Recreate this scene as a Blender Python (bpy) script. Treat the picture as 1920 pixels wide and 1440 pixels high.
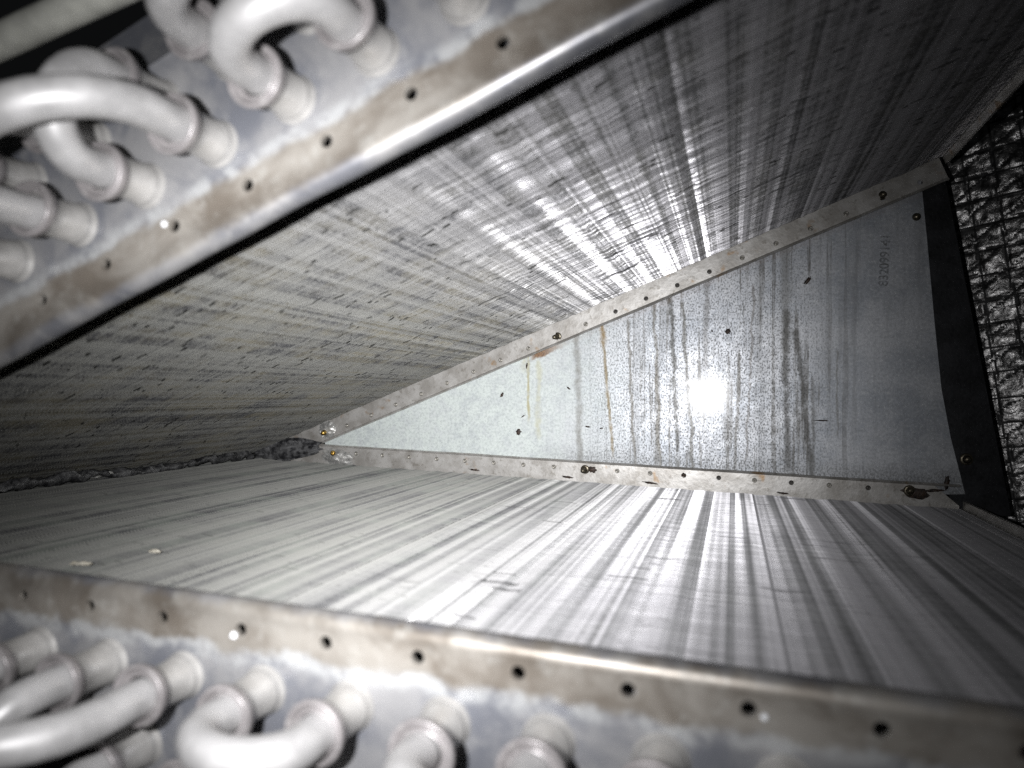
import bpy, math, random
import numpy as np
from mathutils import Matrix, Vector, noise

random.seed(7)
rng = np.random.default_rng(11)
sc = bpy.context.scene
for o in list(bpy.data.objects):
    bpy.data.objects.remove(o)

# ------------------------------------------------------------------ camera
# metres; near tube sheets stand in the plane y = 0, the far end plate at y = 0.4
ZC = 0.20                       # height of the lens
CAM = Vector((0.0, -0.16, ZC))
F_PX, VPX, VPY = 1342.08, 1372.64, 738.54
Yc = Vector((VPX - 960, VPY - 720, F_PX)).normalized()      # world Y in (right, down, forward)
Zc = (Vector((0, -1, 0)) - Yc * (-Yc.y)).normalized()
Xc = Yc.cross(Zc)
cam = bpy.data.cameras.new('camera')
cam_o = bpy.data.objects.new('camera', cam)
sc.collection.objects.link(cam_o)
R = Matrix(((Xc.x, -Xc.y, -Xc.z), (Yc.x, -Yc.y, -Yc.z), (Zc.x, -Zc.y, -Zc.z)))
cam_o.matrix_world = Matrix.Translation(CAM) @ R.to_4x4()
cam.sensor_width = 36
cam.lens = F_PX / 1920 * 36
cam.clip_start, cam.clip_end = 0.005, 20
cam.dof.use_dof = True
cam.dof.focus_distance = 0.52
cam.dof.aperture_fstop = 10.0
sc.camera = cam_o

# ------------------------------------------------------------------ world, lamp, exposure
w = bpy.data.worlds.new('World'); sc.world = w; w.use_nodes = True
w.node_tree.nodes['Background'].inputs[0].default_value = (0.9, 0.95, 1, 1)
w.node_tree.nodes['Background'].inputs[1].default_value = 0.004
flash = bpy.data.lights.new('phone_flash', 'SPOT')
flash.energy = 19
flash.color = (0.985, 0.985, 1.0)
flash.spot_size = math.radians(150)
flash.spot_blend = 1.0
flash.shadow_soft_size = 0.0025
flash_o = bpy.data.objects.new('phone_flash', flash)
sc.collection.objects.link(flash_o)
flash_o.location = CAM + Vector((-0.034, -0.003, 0.006))
_aim = Vector((-0.176, 0.563, -0.030))
flash_o.rotation_euler = _aim.to_track_quat('-Z', 'Y').to_euler()
# beam of a small reflector lamp: bright core, weak spill
flash.use_nodes = True
_nt = flash.node_tree
_em = _nt.nodes['Emission']
_tc = _nt.nodes.new('ShaderNodeTexCoord')
_sx = _nt.nodes.new('ShaderNodeSeparateXYZ'); _nt.links.new(_tc.outputs['Normal'], _sx.inputs[0])
def _lm(op, a, b):
    n = _nt.nodes.new('ShaderNodeMath'); n.operation = op
    for k, v in enumerate((a, b)):
        if isinstance(v, (int, float)): n.inputs[k].default_value = v
        else: _nt.links.new(v, n.inputs[k])
    return n.outputs[0]
_ang = _lm('ARCCOSINE', _lm('ABSOLUTE', _sx.outputs[2], 0), 0)
_q = _lm('DIVIDE', _ang, math.radians(20.5))
_core = _lm('POWER', 2.71828, _lm('MULTIPLY', _lm('MULTIPLY', _q, _q), -1.0))
_nt.links.new(_lm('ADD', _lm('MULTIPLY', _core, 0.96), 0.04), _em.inputs['Strength'])
sc.view_settings.view_transform = 'Standard'
sc.view_settings.look = 'None'
sc.view_settings.exposure = 0.0
sc.view_settings.gamma = 1.0
sc.render.engine = 'CYCLES'
sc.cycles.max_bounces = 4
sc.cycles.diffuse_bounces = 2
sc.cycles.glossy_bounces = 2
sc.cycles.sample_clamp_indirect = 4
sc.cycles.use_denoising = False
sc.cycles.use_adaptive_sampling = True
sc.cycles.adaptive_threshold = 0.02

# ------------------------------------------------------------------ node helpers
class N:
    def __init__(self, name):
        self.m = bpy.data.materials.new(name); self.m.use_nodes = True
        self.t = self.m.node_tree
        self.p = self.t.nodes['Principled BSDF']
        self.tc = self.t.nodes.new('ShaderNodeTexCoord')
        self.obj = self.tc.outputs['Object']
        self._xyz = None
    def put(self, sock, v):
        if hasattr(v, 'is_linked') or isinstance(v, bpy.types.NodeSocket):
            self.t.links.new(v, sock)
        elif isinstance(v, (tuple, list)) and len(v) == 3 and sock.type == 'RGBA':
            sock.default_value = (*v, 1)
        else:
            sock.default_value = v
    def xyz(self):
        if not self._xyz:
            n = self.t.nodes.new('ShaderNodeSeparateXYZ'); self.put(n.inputs[0], self.obj); self._xyz = n.outputs
        return self._xyz
    def math(self, op, a, b=0.0, c=0.0, clamp=False):
        n = self.t.nodes.new('ShaderNodeMath'); n.operation = op; n.use_clamp = clamp
        for i, v in enumerate((a, b, c)): self.put(n.inputs[i], v)
        return n.outputs[0]
    def scale(self, v, s):
        n = self.t.nodes.new('ShaderNodeVectorMath'); n.operation = 'MULTIPLY'
        self.put(n.inputs[0], v); n.inputs[1].default_value = s
        return n.outputs[0]
    def noise(self, s=(1, 1, 1), detail=3, rough=.55, dist=0.0, vec=None, off=(0, 0, 0)):
        v = self.scale(vec or self.obj, s)
        if any(off):
            a = self.t.nodes.new('ShaderNodeVectorMath'); a.operation = 'ADD'; self.put(a.inputs[0], v); a.inputs[1].default_value = off; v = a.outputs[0]
        n = self.t.nodes.new('ShaderNodeTexNoise'); self.put(n.inputs['Vector'], v)
        n.inputs['Scale'].default_value = 1; n.inputs['Detail'].default_value = detail
        n.inputs['Roughness'].default_value = rough; n.inputs['Distortion'].default_value = dist
        return n.outputs['Fac']
    def voro(self, s, feature='F1', out='Distance'):
        n = self.t.nodes.new('ShaderNodeTexVoronoi'); n.feature = feature
        self.put(n.inputs['Vector'], self.scale(self.obj, s)); n.inputs['Scale'].default_value = 1
        return n.outputs[out]
    def ramp(self, f, a, b, lo=0.0, hi=1.0):            # smooth map of f from [a,b] to [lo,hi]
        n = self.t.nodes.new('ShaderNodeMapRange'); n.interpolation_type = 'SMOOTHSTEP'
        self.put(n.inputs['Value'], f)
        for k, v in zip(('From Min', 'From Max', 'To Min', 'To Max'), (a, b, lo, hi)): n.inputs[k].default_value = v
        return n.outputs[0]
    def mix(self, f, a, b):
        n = self.t.nodes.new('ShaderNodeMix'); n.data_type = 'RGBA'
        self.put(n.inputs[0], f); self.put(n.inputs[6], a); self.put(n.inputs[7], b)
        return n.outputs[2]
    def bump(self, h, strength=.3, dist=.001):
        n = self.t.nodes.new('ShaderNodeBump'); n.inputs['Strength'].default_value = strength
        n.inputs['Distance'].default_value = dist; self.put(n.inputs['Height'], h)
        self.put(self.p.inputs['Normal'], n.outputs[0])
    def out(self, col=None, rough=None, metal=None, spec=None, alpha=None):
        for k, v in (('Base Color', col), ('Roughness', rough), ('Metallic', metal), ('Specular IOR Level', spec)):
            if v is not None: self.put(self.p.inputs[k], v)
        return self.m

# ------------------------------------------------------------------ materials
def m_fins(name, seed, metal, warm_cast, lo, hi, scratch=1.0, bf=135):
    """fin faces: dirt bands that run along the tubes, dashes of lint that sit on single fins"""
    n = N(name); x = n.xyz(); PIT = .00195
    S, Y = x[0], x[1]
    fid = n.math('FLOOR', n.math('DIVIDE', n.math('ADD', Y, .0004), PIT))          # number of the fin
    def comb(ks, kf, off):
        c = n.t.nodes.new('ShaderNodeCombineXYZ')
        n.put(c.inputs[0], n.math('MULTIPLY', S, ks)); n.put(c.inputs[1], n.math('MULTIPLY', fid, kf)); c.inputs[2].default_value = off
        return c.outputs[0]
    band = n.noise((bf, .35, 0), 2, .5, off=(seed, 0, 0))
    fine = n.noise((520, .8, 0), 2, .6, off=(seed * 2, 0, 0))
    wide = n.noise((38, 3, 0), 3, .55, off=(seed * 3, 1, 0))
    blot = n.noise((34, 34, 34), 4, .6, off=(seed, seed, 0))
    streak = n.noise((1, 1, 1), 2, .6, vec=comb(34, 7.31, seed))                    # differs from fin to fin
    dash = n.noise((1, 1, 1), 1, .5, vec=comb(115, 5.77, seed + 4))
    f = n.math('ADD', n.ramp(band, .46, .52 if scratch == 1 else .55, 0, .6), n.ramp(fine, .46, .58, 0, .32 if scratch == 1 else .2))
    f = n.math('ADD', f, n.ramp(wide, .42, .62, -.1, .22))
    f = n.math('ADD', f, n.math('ADD', n.ramp(streak, .35, .68, -.26 * scratch, .26 * scratch), n.ramp(n.noise((1, 1, 1), 3, .7, vec=comb(700, 3.1, seed + 9)), .3, .7, -.24 * scratch, .24 * scratch)), clamp=True)
    # slit lines that repeat with the tubes
    ph = n.math('ABSOLUTE', n.math('SUBTRACT', n.math('FRACT', n.math('DIVIDE', n.math('ADD', S, .0190), .0508)), .5))
    slit = n.math('MULTIPLY', n.ramp(ph, .006, .014, .7, 0), n.ramp(wide, .4, .6, .25, 1))
    ph2 = n.math('ABSOLUTE', n.math('SUBTRACT', n.math('FRACT', n.math('DIVIDE', n.math('ADD', S, .0045), .0254)), .5))
    pale = n.ramp(ph2, .012, .035, .7, 0)
    f = n.math('SUBTRACT', f, pale, clamp=True)
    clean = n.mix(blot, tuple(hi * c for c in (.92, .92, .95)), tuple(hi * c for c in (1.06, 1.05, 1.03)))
    clean = n.mix(n.ramp(S, .16, .34), n.mix(.5, clean, (hi * 1.0, hi * 1.0, hi * .86)), n.mix(.5, clean, (hi * 1.0, hi * .97, hi * 1.04)))  # light's colour cast painted in: yellowish near the apex, lavender further out
    dirt = n.mix(n.math('MULTIPLY', n.ramp(blot, .4, .62), n.ramp(S, .17, .30, 1, .12)), (lo, lo, lo * 1.03), warm_cast)  # blotchy dirt; its warm tint near the apex paints in a light cast
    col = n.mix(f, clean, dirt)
    d = n.math('MULTIPLY', n.ramp(dash, .665, .70), n.ramp(n.noise((30, 24, 0), 3, .6, off=(seed, 2, 2)), .38, .58, .12 * scratch, .95 * scratch))
    col = n.mix(n.math('MAXIMUM', d, n.math('MULTIPLY', slit, n.ramp(streak, .3, .6, .3, .9))), col, (.025, .025, .023))
    return n.out(col, n.ramp(f, 0, 1, .29 if scratch == 1 else .36, .42 if scratch == 1 else .48), n.ramp(f, 0, 1, metal, metal - .2))
M = {}
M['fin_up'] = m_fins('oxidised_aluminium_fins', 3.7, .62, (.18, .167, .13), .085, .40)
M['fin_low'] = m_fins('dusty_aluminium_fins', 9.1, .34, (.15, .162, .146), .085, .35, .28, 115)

def m_sheet(name, sg):
    """galvanised tube sheet: brown water stain along the drilled flange, mottled zinc beyond it"""
    n = N(name); x = n.xyz()
    nn = n.math('MULTIPLY', x[2], sg)                                    # distance from the flange edge
    wob = n.noise((60, 60, 60), 4, .6)
    edge = n.math('ADD', nn, n.math('MULTIPLY', n.math('SUBTRACT', wob, .5), .010 if sg < 0 else .006))
    stain = n.math('MULTIPLY', n.ramp(edge, .0135, .0165, 1, 0), n.ramp(edge, .001, .0045, .12, 1))
    crust = n.math('MULTIPLY', n.ramp(edge, .0130, .0155), n.ramp(edge, .0165, .0195, 1, 0))
    big = n.noise((38, 38, 38), 5, .62, .6, off=(5, 1, 2))
    sm = n.noise((160, 160, 160), 4, .6)
    zinc = n.mix(n.ramp(big, .38, .62), (.135, .14, .158), (.225, .223, .226))
    zinc = n.mix(n.ramp(sm, .5, .72, 0, .5), zinc, (.27, .268, .266))
    brown = n.mix(n.ramp(big, .36, .64), (.125, .107, .087), (.215, .200, .178))
    brown = n.mix(n.ramp(sm, .52, .7, 0, .7), brown, (.26, .25, .23))
    col = n.mix(n.math('MULTIPLY', stain, .95), zinc, brown)
    col = n.mix(n.math('MULTIPLY', crust, n.ramp(sm, .35, .6, 0, .8)), col, (.34, .345, .345))
    rust = n.ramp(n.noise((45, 45, 45), 2, .5, off=(8, 8, 8)), .66, .72, 0, .6)
    col = n.mix(n.math('MULTIPLY', rust, n.ramp(nn, .006, .0, 0, 1)), col, (.27, .13, .03))
    n.bump(n.math('ADD', n.math('MULTIPLY', big, .7), n.math('MULTIPLY', sm, .3)), .25, .0006)
    return n.out(col, n.ramp(big, .35, .65, .36, .55), n.ramp(edge, .004, .012, .55, .25))
M['sheet_up'] = m_sheet('stained_galvanised_sheet_upper', 1)
M['sheet_low'] = m_sheet('stained_galvanised_sheet_lower', -1)

def m_farflange():
    n = N('pale_stained_flange')
    a = n.noise((60, 60, 60), 5, .6); b = n.noise((300, 300, 300), 3, .6)
    col = n.mix(n.ramp(a, .35, .65), (.36, .342, .315), (.54, .525, .50))
    col = n.mix(n.ramp(b, .55, .72, 0, .6), col, (.22, .20, .17))
    col = n.mix(n.ramp(n.noise((50, 50, 50), 3, .6, off=(4, 4, 4)), .61, .70, 0, .75), col, (.30, .17, .06))
    n.bump(b, .2, .0005)
    return n.out(col, .40, .45)
M['far_flange'] = m_farflange()

def m_tube(name, tint, rough):
    n = N(name)
    a = n.noise((80, 80, 80), 4, .6); b = n.noise((500, 500, 500), 3, .6)
    col = n.mix(n.ramp(a, .35, .65), tuple(c * .74 for c in tint), tint)
    col = n.mix(n.ramp(b, .55, .75, 0, .35), col, (.52, .51, .49))
    n.bump(n.math('ADD', a, n.math('MULTIPLY', b, .4)), .12, .0006)
    return n.out(col, n.ramp(a, .3, .7, rough - .08, rough + .08), .25, .5)
M['tube'] = m_tube('dull_aluminium_tube', (.40, .39, .375), .36)
M['bend'] = m_tube('whitish_aluminium_bend', (.48, .473, .47), .46)
M['braze'] = m_tube('greyish_braze_collar', (.28, .262, .262), .40)
M['pipe'] = m_tube('cream_grey_pipe', (.60, .60, .54), .45)

def m_plate():
    """galvanised end plate with zinc spangle, pitting and the drips that ran down it"""
    n = N('galvanised_end_plate'); x = n.xyz()
    X, Z = x[0], x[2]
    big = n.noise((22, 22, 22), 4, .6); mid = n.noise((110, 110, 110), 4, .65); pit = n.noise((860, 860, 620), 3, .6)
    sp = n.voro((330, 330, 330), 'F1', 'Color')
    spg = n.t.nodes.new('ShaderNodeSeparateColor'); n.put(spg.inputs[0], sp)
    base = n.mix(n.ramp(big, .35, .65), (.36, .385, .425), (.54, .555, .585))
    base = n.mix(n.math('MULTIPLY', spg.outputs[0], .22), base, (.58, .59, .60))
    left = n.ramp(n.math('ADD', X, n.math('MULTIPLY', n.math('SUBTRACT', big, .5), .09)), -.175, -.045, 1, 0)                                    # pale chalky zinc towards the apex
    base = n.mix(n.math('MULTIPLY', left, n.ramp(mid, .36, .6, .6, .95)), base, (.60, .65, .62))
    mott = n.noise((480, 480, 480), 4, .7, off=(1, 5, 2))
    base = n.mix(n.ramp(mott, .46, .62, 0, .30), base, (.20, .215, .215))
    base = n.mix(n.ramp(mott, .44, .34, 0, .6), base, (.66, .68, .67))
    # pitting strongest in the middle
    pmask = n.math('MULTIPLY', n.ramp(X, -.15, -.08), n.ramp(X, .03, .09, 1, .25))
    pm = n.math('MULTIPLY', n.ramp(pit, .49, .60, 0, 1), pmask)
    base = n.mix(n.math('MULTIPLY', pm, .5), base, (.10, .10, .095))
    # many thin run marks
    st = n.noise((210, 0, 7), 3, .6, .25, off=(2.3, 0, 0))
    st2 = n.noise((75, 0, 4), 3, .6, .3, off=(7, 0, 0))
    run = n.math('MULTIPLY', n.math('MULTIPLY', n.ramp(st, .53, .64), n.ramp(mid, .3, .6, .4, 1)), n.math('MULTIPLY', n.ramp(X, -.13, -.06), n.ramp(X, .05, .10, 1, .1)))
    base = n.mix(n.math('MULTIPLY', run, .85), base, (.115, .11, .10))
    base = n.mix(n.math('MULTIPLY', n.ramp(st2, .55, .7, 0, .45), n.ramp(X, -.14, -.08)), base, (.20, .205, .21))
    def drip(x0, slope, zt, zb, wd, colr, amt, wob=.004, broken=.0):
        k = n.noise((0, 0, 55), 3, .6, off=(x0 * 91, 3, 0))
        cx = n.math('ADD', x0, n.math('MULTIPLY', n.math('SUBTRACT', Z, zt), slope))
        cx = n.math('ADD', cx, n.math('MULTIPLY', n.math('SUBTRACT', k, .5), wob))
        d = n.math('ABSOLUTE', n.math('SUBTRACT', X, cx))
        wv = n.math('MULTIPLY', n.ramp(n.noise((0, 0, 90), 2, .5, off=(x0 * 51, 9, 0)), .3, .7, .7, 1.35), wd)
        f = n.ramp(n.math('DIVIDE', d, wv), .15, 1.1, 1, 0)
        f = n.math('MULTIPLY', f, n.math('MULTIPLY', n.ramp(Z, zb - .006, zb + .004), n.ramp(Z, zt, zt + .004, 1, 0)))
        if broken: f = n.math('MULTIPLY', f, n.ramp(mid, .35, .35 + broken, .45, 1))
        return lambda b: n.mix(n.math('MULTIPLY', f, amt), b, colr)
    O = .075                                                               # object origin sits this far below the lens axis
    for a in ((-.0985, -.09, .056 + O, -.048 + O, .0017, (.19, .135, .05), .85, .006, .25),
              (-.0990, -.09, .060 + O, .040 + O, .0032, (.22, .14, .045), .75, .003, .25),
              (-.1585, 0, .033 + O, -.021 + O, .0016, (.34, .29, .11), .75, .005, .3),
              (-.160, .1, .034 + O, .020 + O, .004, (.40, .36, .19), .45, .004, .25),
              (-.150, 0, .025 + O, -.035 + O, .003, (.45, .43, .27), .5, .006, .2),
              (-.1185, -.03, .046 + O, -.062 + O, .0036, (.15, .14, .118), .70, .005, .3),
              (-.046, -.05, .078 + O, -.064 + O, .0024, (.06, .058, .05), .85, .008, .1),
              (-.036, -.06, .068 + O, -.064 + O, .0020, (.10, .095, .08), .8, .010, .1),
              (-.058, -.04, .068 + O, -.06 + O, .0018, (.12, .11, .09), .75, .008, .1),
              (-.078, -.05, .056 + O, -.06 + O, .0016, (.12, .11, .09), .75, .009, .1),
              (-.018, .02, .090 + O, .020 + O, .0030, (.15, .145, .14), .6, .004),
              (.006, .05, .030 + O, -.060 + O, .0013, (.11, .105, .095), .7, .009, .1),
              (.016, .05, .080 + O, -.050 + O, .0013, (.15, .14, .13), .7, .008, .1),
              (.0375, .0, .112 + O, .03 + O, .0048, (.19, .19, .185), .65, .003),
              (.0375, -.01, .060 + O, -.055 + O, .0034, (.07, .068, .062), .8, .006, .12),
              (.045, -.10, .045 + O, -.062 + O, .0026, (.07, .068, .062), .8, .006, .12),
              (.056, .0, .010 + O, -.055 + O, .0016, (.10, .098, .09), .6, .006, .12),
              (.072, -.02, .030 + O, -.030 + O, .0010, (.16, .155, .14), .6, .006, .12)):
        base = drip(*a)(base)
    # rust creeping out from under the upper flange
    ru = n.math('ADD', n.math('MULTIPLY', X, .3948), .167)
    dd = n.math('SUBTRACT', ru, Z)
    rus = n.math('MULTIPLY', n.math('MULTIPLY', n.ramp(X, -.159, -.152), n.ramp(X, -.150, -.122, 1, .1)), n.ramp(n.math('ADD', dd, n.math('MULTIPLY', n.math('SUBTRACT', mid, .5), .010)), .0028, .0048, 1, 0))
    base = n.mix(n.math('MULTIPLY', rus, .95), base, n.mix(n.ramp(pit, .4, .6), (.13, .055, .018), (.24, .125, .045)))
    # grime along the bottom joint
    bt = n.math('SUBTRACT', Z, n.math('ADD', n.math('MULTIPLY', X, -.0314), -.057 + O))
    gr = n.math('MULTIPLY', n.ramp(n.math('ADD', bt, n.math('MULTIPLY', mid, .012)), .006, .022, 1, 0), n.ramp(X, -.17, -.1))
    base = n.mix(n.math('MULTIPLY', gr, n.ramp(pit, .4, .6, .2, .75)), base, (.16, .165, .165))
    n.bump(n.math('ADD', n.math('MULTIPLY', pit, .5), n.math('MULTIPLY', mid, .5)), .10, .0005)
    rgh = n.math('ADD', n.ramp(mid, .3, .7, .38, .48), n.math('MULTIPLY', pm, .15))
    n.p.inputs['Coat Weight'].default_value = .22; n.p.inputs['Coat Roughness'].default_value = .13
    return n.out(base, rgh, n.ramp(X, -.15, -.05, .10, .34))
M['plate'] = m_plate()

def m_dark(name, c0, c1, rough, metal=0.3, s=70, bump=.3):
    n = N(name)
    a = n.noise((s, s, s), 5, .62); b = n.noise((s * 6, s * 6, s * 6), 3, .6)
    col = n.mix(n.ramp(a, .35, .65), c0, c1)
    n.bump(n.math('ADD', a, n.math('MULTIPLY', b, .4)), bump, .001)
    return n.out(col, n.ramp(b, .3, .7, rough - .1, rough + .1), metal)
M['bracket'] = m_dark('blackened_steel', (.010, .0105, .012), (.028, .029, .033), .5)
M['tar'] = m_dark('black_sealant', (.010, .010, .011), (.05, .05, .05), .30, 0, 120, .8)
M['goo'] = m_dark('grimy_sealant', (.018, .018, .020), (.14, .14, .142), .34, 0, 160, .8)
M['scrim'] = m_dark('black_scrim_foil', (.10, .098, .096), (.62, .61, .60), .30, .85, 110, .7)
M['yarn'] = m_dark('black_scrim_yarn', (.012, .012, .012), (.03, .03, .03), .5, 0, 200, .4)
M['wall'] = m_dark('dark_cabinet_lining', (.02, .02, .022), (.035, .036, .04), .7, 0, 20, .3)
M['rust_hole'] = m_dark('rusty_black_grime', (.008, .006, .005), (.05, .028, .018), .55, 0, 300, .6)
M['screw'] = m_dark('tarnished_screw', (.10, .085, .06), (.28, .25, .19), .35, .8, 300, .2)
M['brass'] = m_dark('yellow_zinc_screw', (.30, .17, .03), (.62, .42, .12), .32, .9, 200, .2)
M['rivet'] = m_dark('grey_rivet_pin', (.20, .19, .17), (.38, .36, .32), .4, .6, 300, .2)
M['rivet_dark'] = m_dark('dark_rivet_pin', (.03, .028, .025), (.12, .11, .10), .4, .5, 300, .2)
M['flake'] = m_dark('cream_flake', (.30, .275, .21), (.50, .47, .40), .5, 0, 300, .3)
M['foil'] = m_dark('crumpled_pale_foil', (.30, .30, .29), (.62, .61, .58), .35, .5, 200, .5)
nw = N('water'); nw.p.inputs['Transmission Weight'].default_value = .35; nw.p.inputs['IOR'].default_value = 1.33
M['water'] = nw.out((.95, .97, 1), .02)  # milky white paints in the bright light a drop would focus

# ------------------------------------------------------------------ mesh helpers
class MB:
    def __init__(s): s.v = []; s.f = []
    def add(s, vs, fs):
        o = len(s.v); s.v += [tuple(v) for v in vs]; s.f += [tuple(i + o for i in f) for f in fs]; return s
    def box(s, x0, x1, y0, y1, z0, z1):
        return s.add([(x, y, z) for x in (x0, x1) for y in (y0, y1) for z in (z0, z1)],
                     [(0, 1, 3, 2), (4, 6, 7, 5), (0, 4, 5, 1), (2, 3, 7, 6), (0, 2, 6, 4), (1, 5, 7, 3)])
    def sweep(s, path, rad, seg=16, cap=True):
        P = [Vector(p) for p in path]; n = len(P)
        if not isinstance(rad, (list, tuple)): rad = [rad] * n
        up = None; vs = []
        for i in range(n):
            t = (P[min(i + 1, n - 1)] - P[max(i - 1, 0)]).normalized()
            if up is None:
                up = t.orthogonal().normalized()
            up = (up - t * up.dot(t)).normalized(); b = t.cross(up)
            vs += [P[i] + (up * math.cos(2 * math.pi * k / seg) + b * math.sin(2 * math.pi * k / seg)) * rad[i] for k in range(seg)]
        fs = [(i * seg + k, i * seg + (k + 1) % seg, (i + 1) * seg + (k + 1) % seg, (i + 1) * seg + k) for i in range(n - 1) for k in range(seg)]
        if cap: fs += [tuple(range(seg))[::-1], tuple((n - 1) * seg + k for k in range(seg))]
        return s.add(vs, fs)
    def lathe(s, prof, seg=24, axis='-y', c=(0, 0, 0)):
        """prof: (distance along axis, radius); axis -y points at the viewer"""
        vs = []
        for h, r in prof:
            for k in range(seg):
                a = 2 * math.pi * k / seg; p, q = r * math.cos(a), r * math.sin(a)
                if axis == '-y': vs.append((c[0] + p, c[1] - h, c[2] + q))
                elif axis == '+z': vs.append((c[0] + p, c[1] + q, c[2] + h))
        n = len(prof)
        fs = [(i * seg + k, i * seg + (k + 1) % seg, (i + 1) * seg + (k + 1) % seg, (i + 1) * seg + k) for i in range(n - 1) for k in range(seg)]
        return s.add(vs, fs)
    def mesh(s, name, mat, smooth=True):
        me = bpy.data.meshes.new(name); me.from_pydata(s.v, [], s.f); me.materials.append(mat)
        if smooth: me.polygons.foreach_set('use_smooth', [True] * len(me.polygons))
        me.update(); return me

def link(name, me, parent=None, loc=(0, 0, 0), rot=(0, 0, 0)):
    o = bpy.data.objects.new(name, me); sc.collection.objects.link(o)
    o.parent = parent; o.location = loc; o.rotation_euler = rot
    return o
def tag(o, label, cat, group=None, kind=None):
    o['label'] = label; o['category'] = cat
    if group: o['group'] = group
    if kind: o['kind'] = kind
    return o
def sharp(o, ang=35):
    me = o.data
    me.polygons.foreach_set('use_smooth', [True] * len(me.polygons))
    me.set_sharp_from_angle(angle=math.radians(ang))

# ------------------------------------------------------------------ the two slabs
AX, AZ = -0.3498, ZC - 0.0461                # apex of the wedge (flange edges) in the x-z plane
AU, AL = 0.3759, -0.0312                     # tilt of upper and lower slab
LEN = 0.3989                                 # near tube sheet to far tube sheet
PITCH = 0.0254
W_FL = 0.016                                 # flange height, fin faces lie at this depth

def hole_plate(mb, s0, s1, holes, n0, n1, hn, r, sg, y=0.0, seg=16):
    """flat strip s0..s1 x n0..n1 in plane y with round holes at (holes, hn)"""
    edges = [s0] + [(a + b) / 2 for a, b in zip(holes[:-1], holes[1:])] + [s1]
    for h, a, b in zip(holes, edges[:-1], edges[1:]):
        ring, outer = [], []
        for k in range(seg):
            t = 2 * math.pi * (k + .5) / seg; c, d = math.cos(t), math.sin(t)
            ring.append((h + r * c, y, sg * (hn + r * d)))
            tx = (b - h) / c if c > 0 else (a - h) / c
            tn = (n1 - hn) / d if d > 0 else (n0 - hn) / d
            if tx < tn: outer.append([(b if c > 0 else a), hn + tx * d])
            else: outer.append([h + tn * c, (n1 if d > 0 else n0)])
        # snap the outer points nearest to each corner onto it
        for cx in (a, b):
            for cn in (n0, n1):
                i = min(range(seg), key=lambda i: (outer[i][0] - cx) ** 2 + (outer[i][1] - cn) ** 2)
                outer[i] = [cx, cn]
        o = [(p, y, sg * q) for p, q in outer]
        wall = [(p, y + .0016, q) for p, _, q in ring]
        fs = [(k, (k + 1) % seg, seg + (k + 1) % seg, seg + k) for k in range(seg)]
        fs += [(k, 2 * seg + k, 2 * seg + (k + 1) % seg, (k + 1) % seg) for k in range(seg)]
        mb.add(ring + o + wall, fs)

def profile_strip(mb, prof, ss, sg, wave=0.0):
    """prof: (n, y) swept along s"""
    n = len(prof); vs = []
    for s in ss:
        dw = wave * (noise.noise((s * 18, 3.1 * sg, 0)) + .4 * noise.noise((s * 60, 1.7, sg)))
        for q, y in prof: vs.append((s, y, sg * (q + dw * max(0, 1 - q / .004))))
    fs = [(i * n + k, i * n + k + 1, (i + 1) * n + k + 1, (i + 1) * n + k) for i in range(len(ss) - 1) for k in range(n - 1)]
    mb.add(vs, fs)

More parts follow.
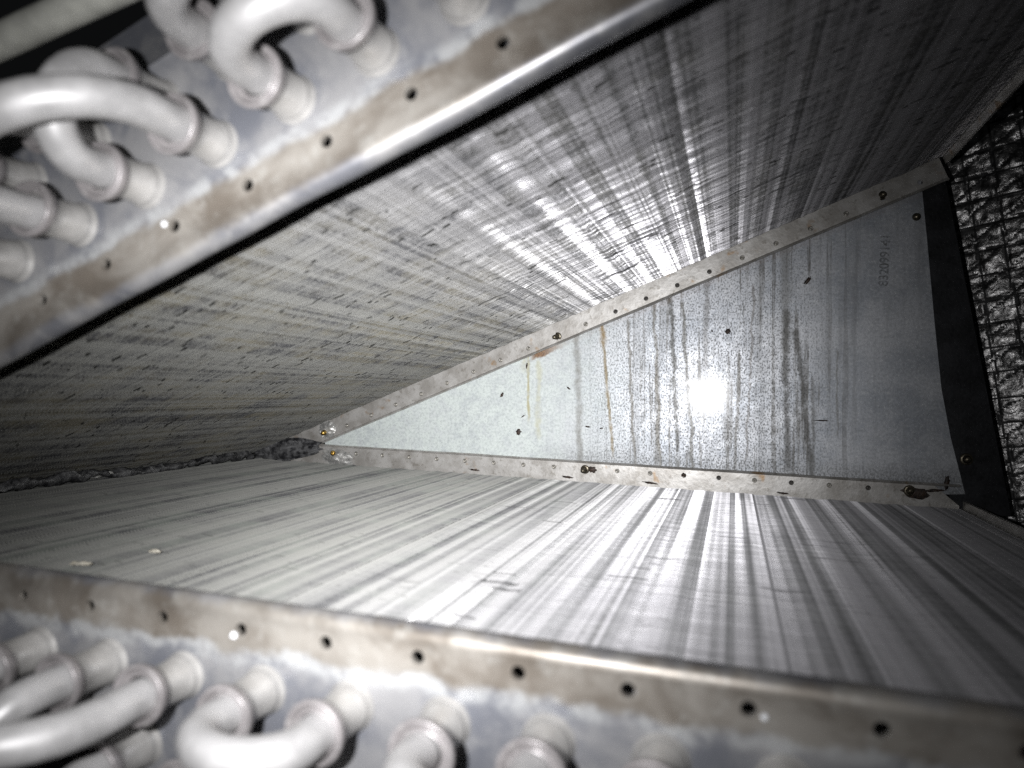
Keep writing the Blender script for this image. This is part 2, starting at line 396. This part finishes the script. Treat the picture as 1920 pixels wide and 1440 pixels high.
def build_fins(name, smin, smax, mat, sg, parent, seed, knocks, patches):
    r = np.random.default_rng(seed)
    pitch = .00195; y0, y1 = .0025, LEN - .0015
    ny = int((y1 - y0) / pitch)
    ds = .0016; S = np.arange(smin, smax, ds); ns = len(S)
    # shallow corrugation shared by all fins: flat facets that give bright and dark bands along the tubes
    kn = [smin - .01]
    while kn[-1] < smax + .01: kn.append(kn[-1] + r.uniform(.0018, .0060))
    kn = np.array(kn)
    f = np.interp(S, kn, r.normal(0, .00009, len(kn))) + .00008 * np.sin(2 * np.pi * S / .0254 + 1.3 * seed)
    Yb = y0 + np.arange(ny) * pitch
    base = Yb[:, None] + f[None, :]
    base = base + r.normal(0, .00007, (ny, 1))
    # slow waviness of the whole pack
    base = base + .0003 * np.sin(S[None, :] * 21 + Yb[:, None] * 9)
    tip = np.zeros((ny, ns)); drop = np.zeros((ny, ns))
    for _ in range(knocks):                       # short stretches of bent fin edge
        j = r.integers(0, ny); c = r.uniform(smin, smax); L = r.uniform(.002, .012); a = -min(.0005, abs(r.normal(0, .00022)))
        wgt = np.exp(-((S - c) / L) ** 8)
        for q in range(r.integers(1, 3)):
            if j + q < ny: tip[j + q] += a * wgt * (1 if q == 0 else r.uniform(.2, .9))
    for (sa, sb, ya, yb, t, d) in patches:        # fins folded flat
        m = (S > sa) & (S < sb); jm = (Yb > ya) & (Yb < yb)
        tip[np.ix_(jm, m)] += t; drop[np.ix_(jm, m)] += d
    tip += r.normal(0, .00006 if sg > 0 else .00002, (ny, 1))
    depth = np.array([0, .0003, .0012, .0030, .0395])
    nd = len(depth); wt = np.array([1, .78, .2, 0, 0]); hook = np.array([.00004, 0, 0, 0, 0])
    V = np.zeros((ny, ns, nd, 3))
    V[..., 0] = S[None, :, None]
    V[..., 1] = base[:, :, None] + tip[:, :, None] * wt + hook
    # slightly uneven edge height
    uneven = .00025 * np.interp(S, kn, r.normal(0, 1, len(kn)))[None, :] + r.normal(0, .00005, (ny, 1))
    V[..., 2] = sg * (W_FL + depth + (uneven[:, :, None] + drop[:, :, None]) * wt)
    idx = np.arange(ny * ns * nd).reshape(ny, ns, nd)
    F = np.stack([idx[:, :-1, :-1], idx[:, 1:, :-1], idx[:, 1:, 1:], idx[:, :-1, 1:]], -1).reshape(-1, 4)
    me = bpy.data.meshes.new(name)
    me.vertices.add(V.size // 3); me.vertices.foreach_set('co', V.reshape(-1))
    me.loops.add(F.size); me.loops.foreach_set('vertex_index', F.reshape(-1).astype(np.int32))
    me.polygons.add(len(F)); me.polygons.foreach_set('loop_start', (np.arange(len(F)) * 4).astype(np.int32))
    me.polygons.foreach_set('use_smooth', np.zeros(len(F), bool))
    me.materials.append(mat); me.update(); me.validate()
    o = link(name, me, parent); o['kind'] = 'stuff'
    return o

# shared small meshes (local axes of a slab; -y points out at the viewer)
STUB = .0148
def stub_mesh():
    mb = MB()
    mb.lathe([(-.004, .0054), (-.0002, .0066), (.0005, .0064), (.0011, .0058), (.0017, .0057), (.0024, .0059), (.0030, .0058), (.0035, .0055),
              (.0095, .0054), (.0112, .0056), (.0126, .0062), (.0136, .0066)], 28)
    return mb.mesh('tube', M['tube'])
def collar_mesh():
    mb = MB()
    mb.lathe([(.0120, .0058), (.0128, .0066), (.0142, .0073), (.0156, .0077), (.0164, .0076), (.0167, .0071), (.0163, .0065), (.0150, .0058), (.0147, .0052), (.0151, .0046)], 28)
    return mb.mesh('braze_collar', M['braze'])
ME_STUB, ME_COLLAR = stub_mesh(), collar_mesh()

def rivet_mesh(mat):
    return MB().lathe([(.0, .0017), (.0004, .00165), (.0005, .0013), (.0001, .0011), (.0001, .0007), (.0004, .0005), (.00045, .0001)], 14).mesh('rivet', mat)
ME_RIV, ME_RIVD = rivet_mesh(M['rivet']), rivet_mesh(M['rivet_dark'])

def bend_mesh(dx, dz, out, r=.0047, wob=0.0):
    """return bend from (0,0,0) to (dx,0,dz); out = straight length before the arc"""
    span = math.hypot(dx, dz); ux, uz = dx / span, dz / span; R_ = span / 2
    path = [(0, -.0115, 0), (0, -.0150, 0), (0, -.0150 - out, 0)]
    for k in range(1, 16):
        a = math.pi * k / 16
        d = R_ * (1 - math.cos(a)); y = -.0150 - out - R_ * .92 * math.sin(a)
        path.append((ux * d, y, uz * d))
    path += [(dx, -.0150 - out, dz), (dx, -.0150, dz), (dx, -.0115, dz)]
    return MB().sweep(path, r, 20).mesh('return_bend', M['bend'])

def make_coil(which):
    up = which == 'u'; sg = 1 if up else -1
    root = bpy.data.objects.new('coil_slab', None); sc.collection.objects.link(root)
    root.empty_display_size = .05
    root['kind'] = 'thing'; root.location = (AX, 0, AZ); root.rotation_euler = (0, -(AU if up else AL), 0)
    smin, smax = -.074, (.534 if up else .503)
    hole0 = .3245 if up else .1504; hn = .0105 if up else .0094
    hs = sorted(hole0 + PITCH * k for k in range(-25, 20) if -.055 < hole0 + PITCH * k < smax - .01)
    # near tube sheet: rolled flange edge, drilled strip, core field and outer flange
    mb = MB(); e0 = .0002 if up else .0021; rb = .0036
    ss = np.linspace(-.068, smax, 140)
    prof = [(e0 + .0004, .0052), (e0 + .0001, .0044)]
    prof += [(e0 + rb * (1 - math.cos(a)), rb * (1 - math.sin(a))) for a in np.linspace(0, math.pi / 2, 9)]
    profile_strip(mb, prof, ss, sg, .0007)
    hole_plate(mb, -.068, smax, hs, e0 + rb, .0175, hn, .0017, sg)
    profile_strip(mb, [(.0175, 0), (.035, 0), (.0550, 0), (.0556, -.0005), (.0562, -.0001), (.0575, .0012), (.075, .0055), (.075, .0068)], ss, sg)
    sh = link('tube_sheet', mb.mesh('tube_sheet', M['sheet_up' if up else 'sheet_low']), root)
    sharp(sh, 50)
    sh['label'] = 'drilled galvanised flange with brown water stains and rolled edge'
    # far tube sheet
    f0 = .4117 if up else .1628
    fh = sorted(f0 + PITCH * k for k in range(-25, 20) if -.01 < f0 + PITCH * k < smax - .02)
    mb = MB(); yf = LEN
    fs_ = np.linspace(-.03, smax - .004, 120)
    profile_strip(mb, [(.0002, yf + .0012), (-.0002, yf + .0005), (-.0001, yf - .0006), (.0005, yf - .0012), (.0012, yf - .0008), (.0018, yf)], fs_, sg, .0004)
    hole_plate(mb, -.03, smax - .004, fh, .0018, .0145, .0062, .0018, sg, y=yf, seg=12)
    profile_strip(mb, [(.0145, yf), (.0560, yf)], fs_, sg)
    ft = link('end_flange', mb.mesh('end_flange', M['far_flange']), root); sharp(ft, 50)
    ft['label'] = 'pale stained flange strip at the far end with a row of rivets'
    skip = (.2344,) if up else (.2390,)
    for i, s in enumerate(fh):
        if any(abs(s - q) < .006 for q in skip) or s < .02 or s > .47: continue
        dark = (up and .27 < s < .37) or (not up and s > .3 and i % 2)
        rv = link('rivet', ME_RIVD if dark else ME_RIV, ft, (s, yf + .0008, sg * .0062))
    # fins
    kn = 500 if up else 140
    patches = [] if up else [(.2545, .2685, .040, .087, .00055, .0), (.262, .270, .1075, .1085, .0018, .0006), (.259, .2745, .094, .0965, .0018, .0006),
                             (.268, .277, .086, .0900, .0017, .0006), (.266, .2725, .052, .0545, .0018, .0006), (.1235, .129, .075, .0765, .0017, .0006)]
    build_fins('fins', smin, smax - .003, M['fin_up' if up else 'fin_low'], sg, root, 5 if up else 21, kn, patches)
    # end cap on the open side of the slab
    mb = MB()
    mb.box(smax - .0022, smax, .002, LEN - .001, min(sg * .0110, sg * .056), max(sg * .0110, sg * .056))
    ec = link('end_cap', mb.mesh('end_cap', M['far_flange'], False), root)
    # tubes
    s1 = .1675 if up else .1835; r2 = .0445
    T = {}
    for row, nn, ks in ((1, .0250 if up else .0240, range(-3, 8) if up else range(-2, 8)), (2, r2, range(-3, 7))):
        for k in ks:
            s = s1 + PITCH * k + (0 if row == 1 else PITCH / 2)
            t = link('tube', ME_STUB, root, (s, 0, sg * nn), (0, random.uniform(0, 6.28), 0))
            link('braze_collar', ME_COLLAR, t, (0, 0, 0), (random.uniform(-.05, .05), 0, random.uniform(-.05, .05)))
            T[row, k] = (s, sg * nn)
    if up:
        pairs = [((1, 4), (1, 5), .006), ((1, 3), (1, 1), .010), ((1, 2), (2, 2), .005), ((2, 3), (2, 4), .004), ((2, 0), (2, 1), .004),
                 ((1, 0), (1, -1), .005), ((1, 6), (1, 7), .005), ((1, -2), (2, -2), .004), ((1, -3), (2, -3), .004), ((2, 5), (2, 6), .004)]
    else:
        pairs = [((1, 2), (1, 3), .005), ((1, 1), (1, -1), .012), ((1, 0), (2, -1), .008), ((1, 4), (1, 5), .005), ((1, 6), (1, 7), .005),
                 ((2, 0), (2, 1), .004), ((2, 2), (2, 3), .004), ((2, 4), (2, 5), .004), ((1, -2), (2, -3), .004)]
    for a, b, out in pairs:
        (sa, za), (sb, zb) = T[a], T[b]
        link('return_bend', bend_mesh(sb - sa, zb - za, out), root, (sa, 0, za))
    return root

coil_u = make_coil('u'); coil_l = make_coil('l')
tag(coil_u, 'upper sloping finned coil slab with pale return bends at its near end', 'coil', 'finned slabs of the evaporator')
tag(coil_l, 'lower nearly level finned coil slab with stained drilled flange in front', 'coil', 'finned slabs of the evaporator')

def on_slab(which, s, n, y):
    a, sg = (AU, 1) if which == 'u' else (AL, -1)
    c, d = math.cos(a), math.sin(a)
    return Vector((AX + s * c - sg * n * d, y, AZ + s * d + sg * n * c))

# ------------------------------------------------------------------ triangular end plate
PO = Vector((0, LEN + .0012, ZC - .075))
def to_plate(x, z): return (x, 0, z + .075)
pts = []
for s in (.006, .15, .30, .45, .515):
    p = on_slab('u', s, .011, 0); pts.append((p.x, p.z - ZC))
right = [(.1265, .152), (.130, .110), (.1345, .050), (.1385, .004), (.144, -.030), (.1525, -.068)]
low = []
for s in (.45, .30, .15, .006):
    p = on_slab('l', s, .011, 0); low.append((p.x, p.z - ZC))
pts[-1] = right[0]
outl = pts + right[1:] + low
mb = MB(); n_ = len(outl)
mb.add([to_plate(*q) for q in outl], [tuple(range(n_))])
mb.add([to_plate(*q) for q in outl] + [(q[0], .0012, q[1] + .075) for q in outl], [(i, (i + 1) % n_, n_ + (i + 1) % n_, n_ + i) for i in range(n_)])
plate = link('end_plate', mb.mesh('end_plate', M['plate'], False), None, PO, (-.008, 0, 0))
tag(plate, 'triangular galvanised metal plate with drip stains closing the far end', 'metal plate')

def spot_mesh(rx, rz, mat, seed, name, h=.0006):
    r = np.random.default_rng(seed); seg = 20
    k = [r.choice([.7, .85, 1.0]) * r.uniform(.85, 1.12) for _ in range(seg)]
    vs = [(0, -h, 0)]
    for q, hh in ((.6, h * .8), (1, 0)):
        vs += [(rx * q * k[i] * math.cos(2 * math.pi * i / seg), -hh, rz * q * k[i] * math.sin(2 * math.pi * i / seg)) for i in range(seg)]
    fs = [(0, 1 + i, 1 + (i + 1) % seg) for i in range(seg)] + [(1 + i, 1 + seg + i, 1 + seg + (i + 1) % seg, 1 + (i + 1) % seg) for i in range(seg)]
    return MB().add(vs, fs).mesh(name, mat)
for i, (x, z, rx, rz, rot) in enumerate(((-.1667, -.0317, .0026, .0030, .2), (-.0029, .0469, .0023, .0024, 0), (.0527, .0829, .0042, .0014, -.85),
        (-.181, -.0014, .0016, .0022, .5), (-.125, .004, .0022, .0008, .6), (-.160, .022, .0008, .0030, .1), (-.1095, -.0265, .0026, .0008, .1),
        (-.0985, -.0275, .0018, .0007, -.3), (.062, -.019, .006, .0006, .03), (-.0145, .0475, .0009, .0009, 0), (-.163, -.019, .0024, .0006, -.5))):
    o = link('grime_spot', spot_mesh(rx, rz, M['rust_hole'], 40 + i, 'grime_spot'), plate, (x, 0, z + .075), (0, rot, 0))

# stamped part number, reads upwards
fc = bpy.data.curves.new('stamped_number', 'FONT'); fc.body = '832099141'; fc.size = .0084; fc.extrude = .00025
fc.space_character = .98; fc.bevel_depth = .00012; fc.bevel_resolution = 1
tmp = bpy.data.objects.new('tmp', fc); sc.collection.objects.link(tmp)
bpy.context.view_layer.update()
tm = bpy.data.meshes.new_from_object(tmp.evaluated_get(bpy.context.evaluated_depsgraph_get()))
bpy.data.objects.remove(tmp)
tm.materials.clear(); tm.materials.append(M['plate'])
num = link('stamped_number', tm, plate, (.1050, -.0002, .0765 + .075), (math.radians(90), 0, 0))
num.rotation_euler = (Matrix.Rotation(math.radians(-87 + 180 - 180), 4, 'Y') @ Matrix.Rotation(math.radians(90), 4, 'X')).to_euler()

# screws
def screw_mesh(mat, L, r, pointed=True):
    prof = [(0, r * 1.5), (.0006, r * 1.45), (.0008, r)]
    k = int(L / .0011)
    for i in range(k):
        h = .0009 + i * .0011; q = 1 - (.35 * i / k if pointed else 0)
        prof += [(h, r * .8 * q), (h + .0005, r * q)]
    prof += [(L, r * .45), (L + .0004, .0001)]
    return MB().lathe(prof, 16).mesh('screw', mat)
def put_screw(which, s, n, mat, L, r, tilt=(0, 0)):
    p = on_slab(which, s, n, LEN - .0002) - PO
    return link('screw', screw_mesh(mat, L, r), plate, p, (tilt[0], 0, tilt[1]))
put_screw('u', .2344, .0059, M['screw'], .0075, .0024, (.15, -.2))
put_screw('l', .2390, .0066, M['screw'], .0075, .0024, (.1, -.1))
put_screw('u', .4888, .0090, M['screw'], .005, .0026, (.25, .1))
put_screw('l', .4683, .0062, M['screw'], .004, .0026)
put_screw('u', .0085, .0083, M['brass'], .008, .0026, (.1, .25))
put_screw('l', .0133, .0074, M['brass'], .008, .0026, (-.15, .45))
for i, (wh, s, n, rx, rz, rot) in enumerate((('u', .493, .0105, .008, .0042, -.3), ('u', .462, .0130, .007, .0028, -.42), ('l', .4715, .0075, .009, .0045, .15), ('l', .484, .0050, .007, .0013, -.1),
        ('l', .491, -.001, .0018, .006, .1), ('l', .2445, .0062, .004, .0030, 0), ('l', .3150, .0058, .0022, .0020, 0), ('u', .243, .0125, .005, .0017, -.4), ('u', .266, .0135, .005, .0016, -.35),
        ('l', .29, .0136, .006, .0011, .1), ('l', .225, .0136, .006, .0010, .1), ('l', .146, .0132, .005, .0010, .1), ('l', .386, .0142, .005, .0010, .1), ('u', .36, .0140, .006, .0012, -.38))):
    link('grime_spot', spot_mesh(rx, rz, M['rust_hole'], 80 + i, 'grime_spot', .0009), plate, on_slab(wh, s, n, LEN - .0001) - PO, (0, rot, 0))
def crumple(rx, rz, mat, seed, name, amp=.003, n=14):
    vs, fs = [], []
    for i in range(n + 1):
        for j in range(n + 1):
            u, v = i / n * 2 - 1, j / n * 2 - 1
            k = 1 - .25 * abs(noise.noise((u * 1.3 + seed, v * 1.3, seed)))
            vs.append((u * rx * k, -amp * abs(noise.noise((u * 2 + seed, v * 2, seed * 3))) - amp * .6 * max(0, 1 - u * u - v * v), v * rz * math.sqrt(max(.12, 1 - u * u * .8)) * k))
    fs = [(i * (n + 1) + j, (i + 1) * (n + 1) + j, (i + 1) * (n + 1) + j + 1, i * (n + 1) + j + 1) for i in range(n) for j in range(n)]
    me = MB().add(vs, fs).mesh(name, mat); return me
link('foil_washer', crumple(.0085, .0085, M['foil'], 3.3, 'foil_washer'), plate, on_slab('u', .012, .0095, LEN - .0006) - PO, (0, .3, 0))
link('foil_washer', crumple(.016, .0075, M['foil'], 6.1, 'foil_washer'), plate, on_slab('l', .018, .0105, LEN - .0006) - PO, (0, .15, 0))

# ------------------------------------------------------------------ dark steel bracket at the right
by = LEN + .0040
mb = MB()
bl = [(.118, .160), (.145, -.082)]; br = [(.1385, .170), (.1805, -.082)]
mb.add([(bl[0][0], by, bl[0][1]), (br[0][0], by, br[0][1]), (br[1][0], by, br[1][1]), (bl[1][0], by, bl[1][1]),
        (bl[0][0], by + .002, bl[0][1]), (br[0][0], by + .002, br[0][1]), (br[1][0], by + .002, br[1][1]), (bl[1][0], by + .002, bl[1][1])],
       [(0, 1, 2, 3), (4, 7, 6, 5), (0, 4, 5, 1), (3, 2, 6, 7), (0, 3, 7, 4)])
mb.add([(br[0][0], by - .0, br[0][1]), (br[1][0], by - .0, br[1][1]), (br[1][0] + .006, by + .022, br[1][1]), (br[0][0] + .006, by + .022, br[0][1])], [(0, 1, 2, 3)])
bo = Vector((.150, 0, -.082 + ZC))
bm_ = MB().add([(x - .150, y, z + .082) for x, y, z in mb.v], mb.f)
brk = link('support_bracket', bm_.mesh('support_bracket', M['bracket'], False), None, bo)
tag(brk, 'blackened steel support strip between end plate and quilted insulation', 'bracket')
for x, z in ((.1236, .1246), (.1539, -.0443)):
    link('screw', screw_mesh(M['screw'], .004, .0028), brk, (x - .150, by - .0002, z + .082))

# ------------------------------------------------------------------ black scrim faced insulation
def insulation():
    W_, H_, d = .24, .40, .0014
    nu_, nv = int(W_ / d), int(H_ / d)
    c = .0185
    vs = []
    def lines(u, v):
        a = abs((u / c) % 1 - .5) * 2; b = abs((v / c) % 1 - .5) * 2
        e = abs(((u * .62 - v) / c) % 1 - .5) * 2
        return max(a, b, e * .98)
    for i in range(nu_ + 1):
        for j in range(nv + 1):
            u, v = i * d, j * d
            uu = u + .0022 * noise.noise((u * 45, v * 45, 1)); vv = v + .0022 * noise.noise((u * 45, v * 45, 7))
            l = lines(uu, vv)
            puff = .0013 * noise.noise((u * 55, v * 55, 3)) + .0010 * noise.noise((u * 160, v * 160, 5)) + .0004 * noise.noise((u * 420, v * 420, 8))
            vs.append((u - .05, -puff * .9 + .0011 * max(0, (l - .86) / .14), v))
    fs = [(i * (nv + 1) + j, (i + 1) * (nv + 1) + j, (i + 1) * (nv + 1) + j + 1, i * (nv + 1) + j + 1) for i in range(nu_) for j in range(nv)]
    fm = [1 if lines((i + .5) * d + .0022 * noise.noise(((i + .5) * d * 45, (j + .5) * d * 45, 1)), (j + .5) * d + .0022 * noise.noise(((i + .5) * d * 45, (j + .5) * d * 45, 7))) > (.91 + .07 * noise.noise((i * .11, j * .11, 4))) else 0 for i in range(nu_) for j in range(nv)]
    me = MB().add(vs, fs).mesh('insulation_panel', M['scrim']); me.materials.append(M['yarn'])
    me.polygons.foreach_set('material_index', fm)
    return me
ins = link('insulation_panel', insulation(), None, (.185, .452, ZC - .17), (0, math.radians(-7), math.radians(-22)))
tag(ins, 'wrinkled black scrim faced insulation lining behind the dark bracket', 'insulation')

# ------------------------------------------------------------------ dark lining beyond the coil, post
mb = MB().box(-.6, .55, 0, .004, 0, .62)
wall = link('cabinet_wall', mb.mesh('cabinet_wall', M['wall'], False), None, (0, .62, 0)); wall['kind'] = 'structure'
post = link('cabinet_post', MB().add([(0, 0, 0), (.012, 0, 0), (.012, .02, 0), (0, .02, 0), (-.016, 0, .22), (-.004, 0, .22), (-.004, .02, .22), (-.016, .02, .22)],
    [(0, 1, 5, 4), (1, 2, 6, 5), (2, 3, 7, 6), (3, 0, 4, 7), (4, 5, 6, 7), (0, 3, 2, 1)]).mesh('cabinet_post', M['bracket'], False), None, (.205, LEN + .004, ZC + .060))
tag(post, 'narrow dark metal post at the top right edge of the picture', 'post')

# ------------------------------------------------------------------ sealant along the apex
def lumpy(path, rad, seed, amp, mat, name, seg=14):
    mb = MB(); mb.sweep(path, rad, seg)
    out = []
    for v in mb.v:
        v = Vector(v)
        k = noise.noise(v * 90 + Vector((seed, 0, 0))) + .6 * noise.noise(v * 260 + Vector((0, seed, 0)))
        out.append(v + Vector((.3, .2, 1)).normalized() * k * amp)
    mb.v = [tuple(v) for v in out]
    return mb.mesh(name, mat)
base = Vector((-.410, 0, ZC - .0565))
path = [(0, y, .001 * math.sin(y * 40)) for y in np.linspace(.0, .385, 150)]
sea = link('sealant_seam', lumpy(path, .0030, 2.2, .0042, M['goo'], 'sealant_seam'), None, base)
tag(sea, 'lumpy black sealant seam where the two finned slabs meet', 'sealant')
goo = link('sealant_lump', crumple(.042, .0120, M['goo'], 4.4, 'sealant_lump', .005, 30), None, on_slab('u', -.036, .008, LEN - .003), (0, -.10, 0))
tag(goo, 'grimy dark sealant lump at the apex beside the yellow screws', 'sealant')
fl = link('torn_foil', crumple(.018, .0024, M['foil'], 9.2, 'torn_foil', .003), None, on_slab('l', -.062, .012, .215), (0, 0, math.radians(80)))
tag(fl, 'thin torn foil strip stuck in the black seam', 'foil')

# ------------------------------------------------------------------ pipe at top left
pp = [(-.330, -.012, ZC + .070), (-.26, -.011, ZC + .0855), (-.198, -.010, ZC + .0990), (-.165, -.010, ZC + .1060), (-.10, -.010, ZC + .1195), (.0, -.008, ZC + .139)]
po = Vector(pp[0])
pipe = link('refrigerant_pipe', MB().sweep([tuple(Vector(p) - po) for p in pp], .0046, 20).mesh('refrigerant_pipe', M['pipe']), None, po)
tag(pipe, 'plain cream grey pipe crossing the top left corner', 'pipe')

# ------------------------------------------------------------------ loose flakes and water drops
f1 = link('dry_flake', crumple(.0045, .0016, M['flake'], 2.9, 'dry_flake', .0012), None, on_slab('l', .118, .0148, .0490), (math.radians(-80), 0, .2))
tag(f1, 'cream flake on the lower fins just behind the front flange', 'flake')
f2 = link('dry_flake', crumple(.0030, .0014, M['flake'], 5.9, 'dry_flake', .0012), None, on_slab('l', .1268, .0148, .0755), (math.radians(-80), 0, .1))
tag(f2, 'small curled cream chip on the lower fins further back', 'flake')
def drop_mesh(r): return MB().lathe([(-.0001, r), (r * .35, r * .97), (r * .65, r * .75), (r * .85, r * .45), (r * .93, r * .02)], 18).mesh('water_drop', M['water'])
for (wh, s, n, y, r, lab) in (('u', .2200, .0124, 0, .0009, 'water drop with painted white glint beside a hole in the upper stained flange'),
        ('l', .2245, .0112, 0, .0010, 'water drop with painted white glint beside a hole in the lower stained flange'),
        ('l', .3568, .0106, 0, .0008, 'tiny water drop under the last but one hole of the lower flange')):
    o = link('water_drop', drop_mesh(r), None, on_slab(wh, s, n, y)); tag(o, lab, 'water drop', 'water drops on the flanges')
